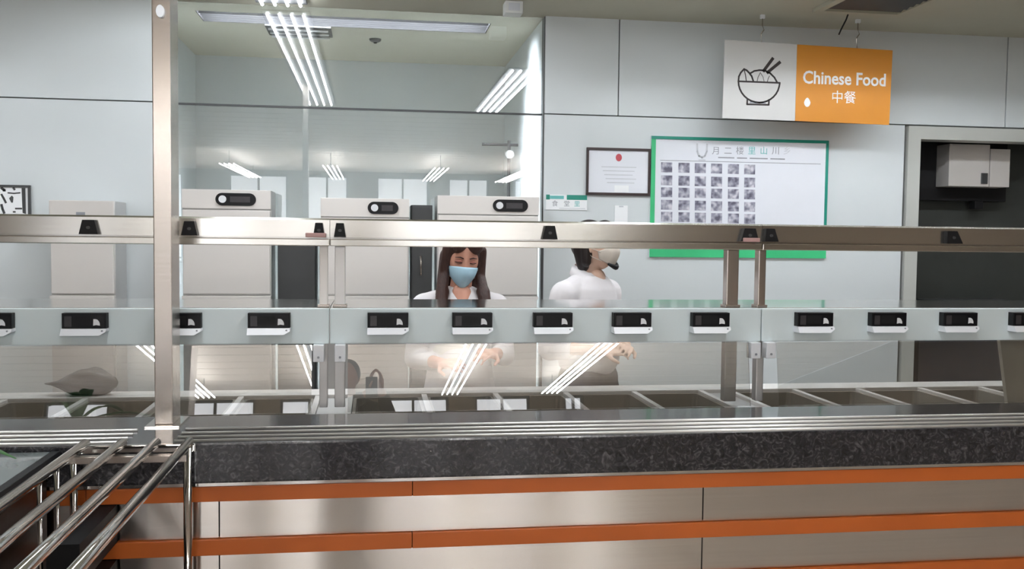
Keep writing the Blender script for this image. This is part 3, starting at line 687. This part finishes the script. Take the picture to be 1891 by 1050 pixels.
cross_light([6.85, 6.97, 7.09], -0.74, -0.29, 'short unlit three tube ceiling light inside the glass bay', 'trim_white')
t = thing('bay_fill_light', 'added fill light panel sunk out of view in the glass bay ceiling', 'ceiling light', ((SX0+SX1)/2, (SY0+SY1)/2, ZC+0.13))  # unseen fill, added only to brighten the kitchen bay
obj('fill_panel', box(SX0+0.01, SX1-0.01, SY0+0.01, SY1-0.01, ZC+0.135, ZC+0.15), 'bay_fill_glow', t)
for lx0, lx1, ly0, ly1 in ((SX0, SX1, SY1-0.006, SY1-0.001), (SX0, SX1, SY0+0.001, SY0+0.004), (SX0+0.001, SX0+0.006, SY0+0.005, SY1-0.007), (SX1-0.006, SX1-0.001, SY0+0.005, SY1-0.007)):
    obj('fill_slot_lining', box(lx0, lx1, ly0, ly1, ZC+0.001, ZC+0.133), 'black_plastic', t)  # black lining keeps the slot sides from showing bright
for i in range(1, 5): obj('fill_baffle', box(SX0+0.012, SX1-0.012, SY0+0.002+i*0.062, SY0+0.005+i*0.062, ZC, ZC+0.07), 'black_plastic', t)  # black blades added to hide the fill panel from the camera
obj('tray', box(SX0+0.01, SX1-0.01, SY0+0.01, SY1-0.01, ZC+0.15, ZC+0.19), 'trim_white', t)
q = PZ(693, 72, 3.0); t = thing('smoke_detector', 'small dark round detector on the kitchen bay ceiling', 'detector', (q.x, q.y, 2.97))
tb = BM(); tube(tb, [(q.x, q.y, 2.9995), (q.x, q.y, 2.985), (q.x, q.y, 2.975)], 0.04, 16, True, [0.045, 0.04, 0.02]); obj('body', tb, 'trim_dark', t)
tb = BM(); tube(tb, [(q.x, q.y, 2.975), (q.x, q.y, 2.968)], 0.012, 10); obj('sensor', tb, 'black_plastic', t)
q = PY(947, 28, 5.9); t = thing('ceiling_speaker', 'small white box fixed to the ceiling near the glass partition edge', 'speaker', (q.x, 5.9, q.z))
sb_ = obj('body', box(q.x-0.055, q.x+0.055, 5.84, 5.96, q.z, 2.9995, 0.008), 'speaker_white', t)
obj('grille', box(q.x-0.035, q.x+0.035, 5.835, 5.84, q.z+0.015, q.z+0.06, 0.002), 'print_light', t)
va, vb = PZ(1500, 16, 3.0), PZ(1690, 10, 3.0)
t = thing('ceiling_vent', 'square ceiling vent with dark slats above the orange sign', 'vent', ((va.x+vb.x)/2, va.y-0.3, 2.98))
vx0, vx1, vy0, vy1 = va.x, vb.x+0.02, va.y-0.62, va.y
for r_ in ((vx0, vx1, vy0, vy0+0.05), (vx0, vx1, vy1-0.05, vy1), (vx0, vx0+0.05, vy0+0.05, vy1-0.05), (vx1-0.05, vx1, vy0+0.05, vy1-0.05)):
    obj('frame_bar', box(r_[0], r_[1], r_[2], r_[3], 2.975, 2.9995, 0.003), 'ceiling_paint', t)
for i in range(7):
    y = vy0+0.085+i*0.07; obj('slat', prism_x(BM(), [(y-0.03, 2.998), (y-0.026, 2.999), (y+0.028, 2.984), (y+0.025, 2.981)], vx0+0.051, vx1-0.051), 'trim_dark', t)
q = PY(1567, 20, 5.75); tag(obj('ceiling_cable', tube(BM(), [(q.x, 5.75, 2.9995), (q.x-0.005, 5.77, 2.96), (q.x-0.022, 5.80, 2.905), (q.x-0.02, 5.83, 2.88)], 0.005, 8), 'black_plastic', None, True), 'short black cable dangling from the ceiling behind the orange sign', 'cable')

# ------------------------------------------------------------------ people
def cap(bm, a, ra, b_, rb, n=14, sx=1.0, sy=1.0):
    """tapered capsule from a to b; sx / sy flatten it about its axis"""
    a = Vector(a); b_ = Vector(b_); d = b_-a; L_ = max(d.length, 1e-4); d.normalize()
    s1 = d.cross(Vector((0, 1, 0))); s1 = s1 if s1.length > 1e-3 else d.cross(Vector((1, 0, 0))); s1.normalize(); s2 = d.cross(s1)
    rings = []
    for k in range(1, 5): t = PI/2*k/4; rings.append((a-d*ra*math.cos(t), ra*math.sin(t)))
    for k in range(1, 4): rings.append((a+d*L_*k/4, ra+(rb-ra)*k/4))
    for k in range(0, 4): t = PI/2*k/4; rings.append((b_+d*rb*math.sin(t), rb*math.cos(t)))
    p0 = bm.verts.new(a-d*ra); p1 = bm.verts.new(b_+d*rb); R = []
    for c, r in rings: R.append([bm.verts.new(c+s1*(r*math.cos(2*PI*q/n)*sx)+s2*(r*math.sin(2*PI*q/n)*sy)) for q in range(n)])
    for A, B in zip(R, R[1:]):
        for q in range(n): bm.faces.new((A[q], A[(q+1) % n], B[(q+1) % n], B[q]))
    for q in range(n): bm.faces.new((p0, R[0][(q+1) % n], R[0][q])); bm.faces.new((p1, R[-1][q], R[-1][(q+1) % n]))
def ell(bm, c, r, M_=None, f=None, seg=28):
    t = bmesh.new(); bmesh.ops.create_uvsphere(t, u_segments=seg, v_segments=seg*2//3, radius=1.0)
    for v in t.verts:
        p_ = Vector((v.co.x*r[0], v.co.y*r[1], v.co.z*r[2]))
        if f: p_ = f(p_)
        if M_: p_ = M_ @ p_
        v.co = Vector(c)+p_
    bmesh.ops.recalc_face_normals(t, faces=t.faces[:]); merge(bm, t)
def remesh(name, bm, m, parent, voxel=0.006, smooth=6, factor=0.5):
    bmesh.ops.recalc_face_normals(bm, faces=bm.faces[:])
    me = bpy.data.meshes.new('tmp'); bm.to_mesh(me); bm.free()
    o = bpy.data.objects.new('tmp', me); C.objects.link(o)
    a_ = o.modifiers.new('r', 'REMESH'); a_.mode = 'VOXEL'; a_.voxel_size = voxel
    b2 = o.modifiers.new('s', 'SMOOTH'); b2.iterations = smooth; b2.factor = factor
    bpy.context.view_layer.update()
    nm = bpy.data.meshes.new_from_object(o.evaluated_get(bpy.context.evaluated_depsgraph_get())); nm.name = name
    bpy.data.objects.remove(o); bpy.data.meshes.remove(me)
    for p_ in nm.polygons: p_.use_smooth = True
    nm.materials.clear(); nm.materials.append(MATS[m])
    q = bpy.data.objects.new(name, nm); C.objects.link(q)
    if parent is not None: q.parent = parent
    return q
def head_shape(p_):
    x, y, z = p_.x, p_.y, p_.z
    if z < 0:
        t = min(1, -z/0.115); x *= 1-0.30*t**1.3; y = y*(1-0.16*t) - 0.012*t if y < 0 else y*(1-0.45*t)
    if y < -0.02:
        y = y*0.95
        y -= 0.020*math.exp(-(x/0.013)**2-((z+0.022)/0.016)**2) + 0.010*math.exp(-(x/0.010)**2-((z-0.004)/0.022)**2)      # nose
        y += 0.010*math.exp(-((abs(x)-0.032)/0.016)**2-((z-0.008)/0.013)**2)     # eye sockets
        y -= 0.006*math.exp(-(x/0.022)**2-((z+0.060)/0.010)**2)                  # lips
        y -= 0.005*math.exp(-((abs(x)-0.038)/0.02)**2-((z+0.022)/0.018)**2)      # cheeks
        y -= 0.006*math.exp(-(x/0.02)**2-((z+0.098)/0.014)**2)                   # chin
    return Vector((x, y, z))
def head(bm, c, M_):
    ell(bm, c, (0.074, 0.094, 0.114), M_, head_shape, 44)
    for s in (-1, 1): ell(bm, Vector(c)+M_ @ Vector((s*0.074, 0.010, -0.004)), (0.010, 0.020, 0.031), M_, None, 12)
def hand(bm, wrist, d, palm_n, curl=0.5, side=1, r=0.0078):
    """palm and five fingers; d points along the hand, palm_n out of the palm, thumb on `side`"""
    d = Vector(d).normalized(); n = Vector(palm_n); n = (n-d*n.dot(d)).normalized(); s = d.cross(n)*side
    w_ = Vector(wrist)
    for k in (-1, -0.33, 0.33, 1): cap(bm, w_+s*0.016*k, 0.014, w_+d*0.078+s*0.029*k, 0.0125, 8)
    for i, (k, L_) in enumerate(((-1.0, 0.058), (-0.34, 0.070), (0.33, 0.076), (1.0, 0.068))):
        p_ = w_+d*0.080+s*0.0305*k; dd = d.copy()
        for j, f in enumerate((0.45, 0.32, 0.26)):
            a_ = curl*(0.55+0.45*j); dd = (dd*math.cos(a_)+n*math.sin(a_)).normalized(); q = p_+dd*L_*f
            cap(bm, p_, r*(1-0.1*j), q, r*(0.93-0.1*j), 8); p_ = q
    p_ = w_+d*0.022+s*0.024; q = p_+(d*0.55+s*0.75+n*0.2).normalized()*0.042; cap(bm, p_, 0.0125, q, 0.010, 8)
    q2 = q+(d*0.9+s*0.15+n*0.35*(1+curl)).normalized()*0.032; cap(bm, q, 0.0098, q2, 0.008, 8)
def person(label, loc, rz):
    t = bpy.data.objects.new('person', None); C.objects.link(t); t.location = loc; t.rotation_euler = (0, 0, rz); t['label'] = label; t['category'] = 'person'; t['local_space'] = 1
    return t
def mask_bm(c, M_, z_top=-0.008, z_bot=-0.118, ang=72, puff=0.010, drop=0.0):
    bm = BM(); nu, nv = 24, 12; G = []
    for i in range(nu+1):
        u = -1+2*i/nu; row = []
        for j in range(nv+1):
            v = j/nv; th = math.radians(ang)*u
            zt = z_top-0.020*abs(u)**1.5; zb = z_bot+0.048*abs(u)**1.6; z = zt+(zb-zt)*v
            base = head_shape(Vector((0.074*math.sin(th)*math.sqrt(max(0.05, 1-(z/0.16)**2)), -0.094*math.cos(th)*math.sqrt(max(0.05, 1-(z/0.15)**2)), z)))
            rad = Vector((math.sin(th), -math.cos(th), 0)); bulge = puff*(1-abs(u)**2)*(0.5+math.sin(PI*min(1, v*0.95+0.05))) + 0.004
            nose_push = 0.014*math.exp(-(u/0.22)**2)*math.exp(-((v-0.25)/0.35)**2)
            b2 = Vector((base.x, -0.094*math.cos(th)*0.93*math.sqrt(max(0.05, 1-(z/0.17)**2)), z))
            row.append(bm.verts.new(Vector(c)+M_ @ (b2+rad*(bulge+nose_push))))
        G.append(row)
    for A, B in zip(G, G[1:]):
        for j in range(nv): bm.faces.new((A[j], B[j], B[j+1], A[j+1]))
    bmesh.ops.recalc_face_normals(bm, faces=bm.faces[:]); return bm
def lp(name, bm, m, parent, smooth=True):
    o = obj(name, bm, m, None, smooth); o.parent = parent; return o
def ear_loops(c, M_, parent, m):
    for s in (-1, 1):
        pts = [Vector(c)+M_ @ Vector(q) for q in ((s*0.066, -0.045, -0.035), (s*0.076, -0.005, -0.012), (s*0.083, 0.018, 0.018), (s*0.082, 0.024, -0.012), (s*0.070, 0.0, -0.05), (s*0.056, -0.04, -0.075))]
        lp('ear_loop', tube(BM(), pts, 0.0018, 6), m, parent)
def face_bits(c, M_, parent):
    for s in (-1, 1):
        q = lambda x, y, z: Vector(c)+M_ @ Vector((s*x, y, z))
        lp('eyebrow', tube(BM(), [q(0.014, -0.0885, 0.026), q(0.030, -0.0865, 0.031), q(0.050, -0.074, 0.026)], 0.003, 6, True, [0.0028, 0.0032, 0.0015]), 'lash', parent)
        lp('eyelid', tube(BM(), [q(0.018, -0.0815, 0.008), q(0.026, -0.0835, 0.0115), q(0.036, -0.0815, 0.0115), q(0.047, -0.0725, 0.007)], 0.004, 8, True, [0.002, 0.0045, 0.0045, 0.002]), 'lid', parent)
        lp('lashes', tube(BM(), [q(0.017, -0.083, 0.005), q(0.028, -0.0865, 0.004), q(0.038, -0.0835, 0.004), q(0.049, -0.073, 0.005)], 0.0018, 6), 'lash', parent)
RotX = lambda d: Matrix.Rotation(math.radians(d), 3, 'X')
RotY = lambda d: Matrix.Rotation(math.radians(d), 3, 'Y')
RotZ = lambda d: Matrix.Rotation(math.radians(d), 3, 'Z')
def legs(bm, hip, knee_dy=-0.02, hw=0.09, k=1.0, foot=True):
    for s in (-1, 1):
        cap(bm, (s*hw*0.9, 0, hip), 0.088*k, (s*hw, knee_dy, hip*0.53), 0.058*k); cap(bm, (s*hw, knee_dy, hip*0.53), 0.058*k, (s*hw, 0.01, 0.09), 0.042*k)
        if foot: cap(bm, (s*hw, 0.02, 0.045), 0.044, (s*hw*1.15, -0.13, 0.035), 0.034)
def collar(bm, cx, cy, cz, r, s, spread, h):
    """one collar leaf: from the nape round the neck to a pointed tip in front"""
    rows = []
    for k in range(11):
        a_ = math.radians(90+s*(-90-60*k/10)) if False else None
        t = k/10; ang = PI/2 - s*(0.05+t*2.45)   # from nape (+y) round one side to the front
        p_ = Vector((cx+r*(0.95+0.1*t)*math.cos(ang), cy+r*(0.95+0.15*t)*math.sin(ang), cz-0.055*t**2))
        out = Vector((math.cos(ang), math.sin(ang), 0))
        hh = h*(0.8+0.55*t**2)
        rows.append([bm.verts.new(p_), bm.verts.new(p_+out*spread+Vector((0, 0, -hh*0.45+0.006))), bm.verts.new(p_+out*(spread*1.6+0.012*t)+Vector((0, -0.006*t, -hh)))])
    for A, B in zip(rows, rows[1:]):
        for q in range(2): bm.faces.new((A[q], A[q+1], B[q+1], B[q]))

# --- long haired woman looking down, face mask, white shirt
w1 = person('woman with long brown hair, blue face mask and white shirt looking down behind the counter', (0.405, 4.36, 0), 0)
HC = Vector((0.006, -0.03, 1.445)); HM = RotZ(6) @ RotY(4) @ RotX(14)
bm = BM(); head(bm, HC, HM)
cap(bm, (0, 0.0, 1.30), 0.052, HC+Vector((0, 0.012, -0.07)), 0.048)
cap(bm, (-0.09, 0.0, 1.242), 0.045, (0.09, 0.0, 1.242), 0.045); cap(bm, (0, 0.0, 1.20), 0.10, (0, 0, 0.98), 0.09, 18, 1.1, 0.75); cap(bm, (-0.05, 0, 0.84), 0.085, (0.05, 0, 0.84), 0.085)
legs(bm, 0.78, k=0.9)
arms = {-1: ((-0.165, 0.0, 1.225), (-0.205, 0.02, 0.985), (-0.10, -0.17, 0.985)), 1: ((0.165, 0.0, 1.225), (0.205, -0.01, 1.0), (0.135, -0.185, 1.03))}
for s, (a, e_, h_) in arms.items():
    cap(bm, a, 0.047, e_, 0.038); cap(bm, e_, 0.037, h_, 0.026)
    dv = Vector(h_)-Vector(e_); hand(bm, h_, Vector((-s*0.55, -0.75, 0.10)), (-s*0.3, 0.2, -0.9), 0.55, s)
body1 = remesh('body', bm, 'skin', w1, 0.0052, 3, 0.4)
face_bits(HC, HM, w1)
mk = lp('face_mask', mask_bm(HC, HM), 'mask_blue', w1); mk.modifiers.new('t', 'SOLIDIFY').thickness = 0.0015
ear_loops(HC, HM, mk, 'mask_white')
# shirt
bm = BM()
cap(bm, (-0.075, 0.005, 1.252), 0.060, (0.075, 0.005, 1.252), 0.060, 16)
cap(bm, (0, 0.0, 1.20), 0.130, (0, 0, 0.99), 0.118, 22, 1.18, 0.84); cap(bm, (0, 0, 1.0), 0.118, (0, 0, 0.80), 0.145, 22, 1.2, 1.0)
for s in (-1, 1): ell(bm, (s*0.06, -0.075, 1.15), (0.06, 0.05, 0.055), None, None, 16)
for s, (a, e_, h_) in arms.items():
    cap(bm, (s*0.10, 0.0, 1.245), 0.060, a, 0.062); cap(bm, a, 0.064, e_, 0.052); m_ = Vector(e_).lerp(Vector(h_), 0.55); cap(bm, e_, 0.052, m_, 0.043)
sh1 = remesh('shirt', bm, 'shirt_white', w1, 0.007, 6, 0.5)
# open neckline: wedge of skin above the shirt
bm = BM(); cap(bm, (0, -0.060, 1.292), 0.046, (0.004, -0.112, 1.205), 0.010, 12, 1.0, 0.6)
remesh('neck_opening', bm, 'skin', w1, 0.005, 4)
for s in (-1, 1):
    cb = BM(); collar(cb, 0, 0.0, 1.330, 0.062, s, 0.010, 0.045); k_ = lp('collar', cb, 'shirt_white', sh1); k_.modifiers.new('t', 'SOLIDIFY').thickness = 0.003
# apron front and trousers
bm = BM(); cap(bm, (0, -0.012, 1.05), 0.120, (0, -0.012, 0.62), 0.165, 22, 1.12, 0.80)
remesh('apron', bm, 'apron_white', w1, 0.008, 6)
bm = BM(); legs(bm, 0.80, k=1.14, foot=False); remesh('trousers', bm, 'trouser_dark', w1, 0.008, 5)
# hair: crown, back and two long curtains in front of the shoulders
bm = BM()
q = lambda x, y, z: HC+HM @ Vector((x, y, z))
ell(bm, q(0, 0.022, 0.030), (0.088, 0.096, 0.106), HM)
for s in (-1, 1):
    ell(bm, q(s*0.040, -0.062, 0.080), (0.036, 0.030, 0.034), HM @ RotY(s*35))
    cap(bm, q(s*0.078, -0.020, 0.050), 0.026, q(s*0.084, -0.030, -0.06), 0.025, 12, 1.0, 0.8)
    cap(bm, q(s*0.083, -0.030, -0.06), 0.025, (s*0.098+0.004, -0.085, 1.275), 0.028, 12, 1.0, 0.8)
    cap(bm, (s*0.092+0.004, -0.075, 1.30), 0.030, (s*0.096+(0.012 if s > 0 else -0.002), -0.105, 1.235), 0.024, 12, 1.1, 0.7)
    cap(bm, q(s*0.060, 0.045, 0.0), 0.040, (s*0.075, 0.055, 1.29), 0.036)
cap(bm, q(0, 0.06, 0.0), 0.055, (0, 0.075, 1.27), 0.045, 14, 1.6, 0.8)
remesh('hair', bm, 'hair_brown', w1, 0.0055, 4)

# --- woman in profile, short dark hair, white shirt, dark trousers
w2 = person('woman with short dark hair and white shirt turned to the right in profile', (1.015, 4.36, 0), math.radians(42))
HC = Vector((0.0, -0.030, 1.512)); HM = RotZ(16) @ RotX(-8)
bm = BM(); head(bm, HC, HM)
cap(bm, (0, 0.015, 1.36), 0.055, HC+Vector((0, 0.015, -0.07)), 0.050)
cap(bm, (-0.10, 0.01, 1.312), 0.042, (0.10, 0.01, 1.312), 0.042); cap(bm, (0, 0.0, 1.25), 0.105, (0, 0, 1.03), 0.095, 18, 1.1, 0.75); cap(bm, (-0.05, 0, 0.90), 0.080, (0.05, 0, 0.90), 0.080)
legs(bm, 0.82, k=0.9)
arms = {-1: ((-0.170, 0.02, 1.285), (-0.200, 0.075, 1.04), (-0.095, -0.13, 1.035)), 1: ((0.170, 0.01, 1.285), (0.205, 0.03, 1.05), (0.085, -0.15, 1.05))}
for s, (a, e_, h_) in arms.items():
    cap(bm, a, 0.042, e_, 0.036); cap(bm, e_, 0.036, h_, 0.027)
    hand(bm, h_, Vector((-s*0.75, -0.55, 0.05)), (-s*0.2, 0.5, -0.8), 0.5, s)
remesh('body', bm, 'skin_pale', w2, 0.0052, 3, 0.4)
face_bits(HC, HM, w2)
mk = lp('face_mask', mask_bm(HC, HM, -0.010, -0.112, 70), 'mask_white', w2); mk.modifiers.new('t', 'SOLIDIFY').thickness = 0.0015
ear_loops(HC, HM, mk, 'mask_white')
bm = BM(); pts = [HC+HM @ Vector((0.070*math.sin(a_), -0.082*math.cos(a_)-0.004, -0.066-0.045*math.cos(a_)**2)) for a_ in [math.radians(-40+125*k_/14) for k_ in range(15)]]
lp('chin_band', tube(bm, pts, 0.010, 8, True, [0.006+0.008*math.sin(PI*k_/14) for k_ in range(15)]), 'black_plastic', mk)
bm = BM()
cap(bm, (-0.085, 0.012, 1.318), 0.062, (0.085, 0.012, 1.318), 0.062, 16)
cap(bm, (0, 0.0, 1.26), 0.138, (0, 0.005, 1.06), 0.128, 22, 1.18, 0.86); cap(bm, (0, 0.005, 1.08), 0.128, (0, 0, 1.01), 0.150, 22, 1.15, 0.95)
for s in (-1, 1): ell(bm, (s*0.06, -0.085, 1.20), (0.06, 0.05, 0.055), None, None, 16)
for s, (a, e_, h_) in arms.items():
    cap(bm, (s*0.10, 0.01, 1.31), 0.062, a, 0.066); cap(bm, a, 0.068, e_, 0.060); m_ = Vector(e_).lerp(Vector(h_), 0.25); cap(bm, e_, 0.058, m_, 0.052)
sh2 = remesh('shirt', bm, 'shirt_white', w2, 0.007, 6, 0.5)
bm = BM(); cap(bm, (0, -0.050, 1.372), 0.044, (0, -0.092, 1.318), 0.012, 12, 1.0, 0.6); remesh('neck_opening', bm, 'skin_pale', w2, 0.005, 4)
for s in (-1, 1):
    cb = BM(); collar(cb, 0, 0.004, 1.428, 0.070, s, 0.014, 0.052); k_ = lp('collar', cb, 'shirt_white', sh2); k_.modifiers.new('t', 'SOLIDIFY').thickness = 0.003
bm = BM(); legs(bm, 0.84, k=1.18, foot=False); cap(bm, (-0.05, 0, 0.88), 0.118, (0.05, 0, 0.88), 0.118); remesh('trousers', bm, 'trouser_dark', w2, 0.008, 5)
bm = BM(); q = lambda x, y, z: HC+HM @ Vector((x, y, z))
ell(bm, q(0, 0.026, 0.024), (0.087, 0.094, 0.104), HM)
ell(bm, q(0, -0.055, 0.085), (0.060, 0.036, 0.030), HM)
for s in (-1, 1):
    cap(bm, q(s*0.070, 0.022, 0.045), 0.026, q(s*0.070, 0.030, -0.070), 0.024, 12); cap(bm, q(s*0.05, 0.06, 0.0), 0.036, q(s*0.046, 0.055, -0.085), 0.030)
remesh('hair', bm, 'hair_black', w2, 0.0055, 4)

# --- the photographer, behind the lens: seen only as a dark reflection in the tilted glass
w3 = person('person in dark clothes holding up a phone, mirrored in the lower glass', (-0.17, -0.47, 0), math.radians(180))
w3.scale = (1.06, 1.06, 1.06)
HC = Vector((0.0, -0.02, 1.60)); HM = RotX(4)
bm = BM(); head(bm, HC, HM); cap(bm, (0, 0, 1.43), 0.056, HC+Vector((0, 0.012, -0.07)), 0.052)
cap(bm, (-0.13, 0, 1.38), 0.06, (0.13, 0, 1.38), 0.06); cap(bm, (0, 0, 1.30), 0.135, (0, 0, 1.05), 0.12, 18, 1.2, 0.8); cap(bm, (-0.06, 0, 0.93), 0.13, (0.06, 0, 0.93), 0.13); legs(bm, 0.90)
arms = {-1: ((-0.185, 0, 1.36), (-0.33, -0.16, 1.16), (-0.225, -0.335, 1.45)), 1: ((0.185, 0, 1.36), (0.26, -0.20, 1.20), (-0.155, -0.335, 1.45))}
for s, (a, e_, h_) in arms.items():
    cap(bm, a, 0.052, e_, 0.042); cap(bm, e_, 0.041, h_, 0.028); hand(bm, h_, (0, -0.25, 0.95), (-s*0.9, -0.2, 0), 0.35, s)
remesh('body', bm, 'skin', w3, 0.0065, 3, 0.4)
bm = BM(); cap(bm, (-0.12, 0, 1.385), 0.070, (0.12, 0, 1.385), 0.070, 16); cap(bm, (0, 0, 1.32), 0.155, (0, 0, 1.05), 0.145, 20, 1.2, 0.85); cap(bm, (0, 0, 1.05), 0.145, (0, 0, 0.90), 0.16, 20, 1.15, 0.9)
for s, (a, e_, h_) in arms.items():
    cap(bm, (s*0.10, 0, 1.38), 0.07, a, 0.072); cap(bm, a, 0.072, e_, 0.060); m_ = Vector(e_).lerp(Vector(h_), 0.85); cap(bm, e_, 0.059, m_, 0.042)
remesh('jacket', bm, 'dark_wear', w3, 0.009, 5)
bm = BM(); legs(bm, 0.88, k=1.16, foot=False); remesh('trousers', bm, 'trouser_dark', w3, 0.010, 4)
bm = BM(); ell(bm, HC+Vector((0, 0.020, 0.026)), (0.087, 0.097, 0.104)); remesh('hair', bm, 'hair_black', w3, 0.008, 3)
ph = thing('phone', 'slim dark phone held up by the photographer, out of the picture', 'phone', (0, -0.055, 1.5))
obj('body', box(-0.040, 0.040, -0.060, -0.050, 1.475, 1.630, 0.003), 'black_plastic', ph)
obj('lens', tube(BM(), [(0, -0.050, 1.60), (0, -0.047, 1.60)], 0.008, 12), 'black_gloss', ph)
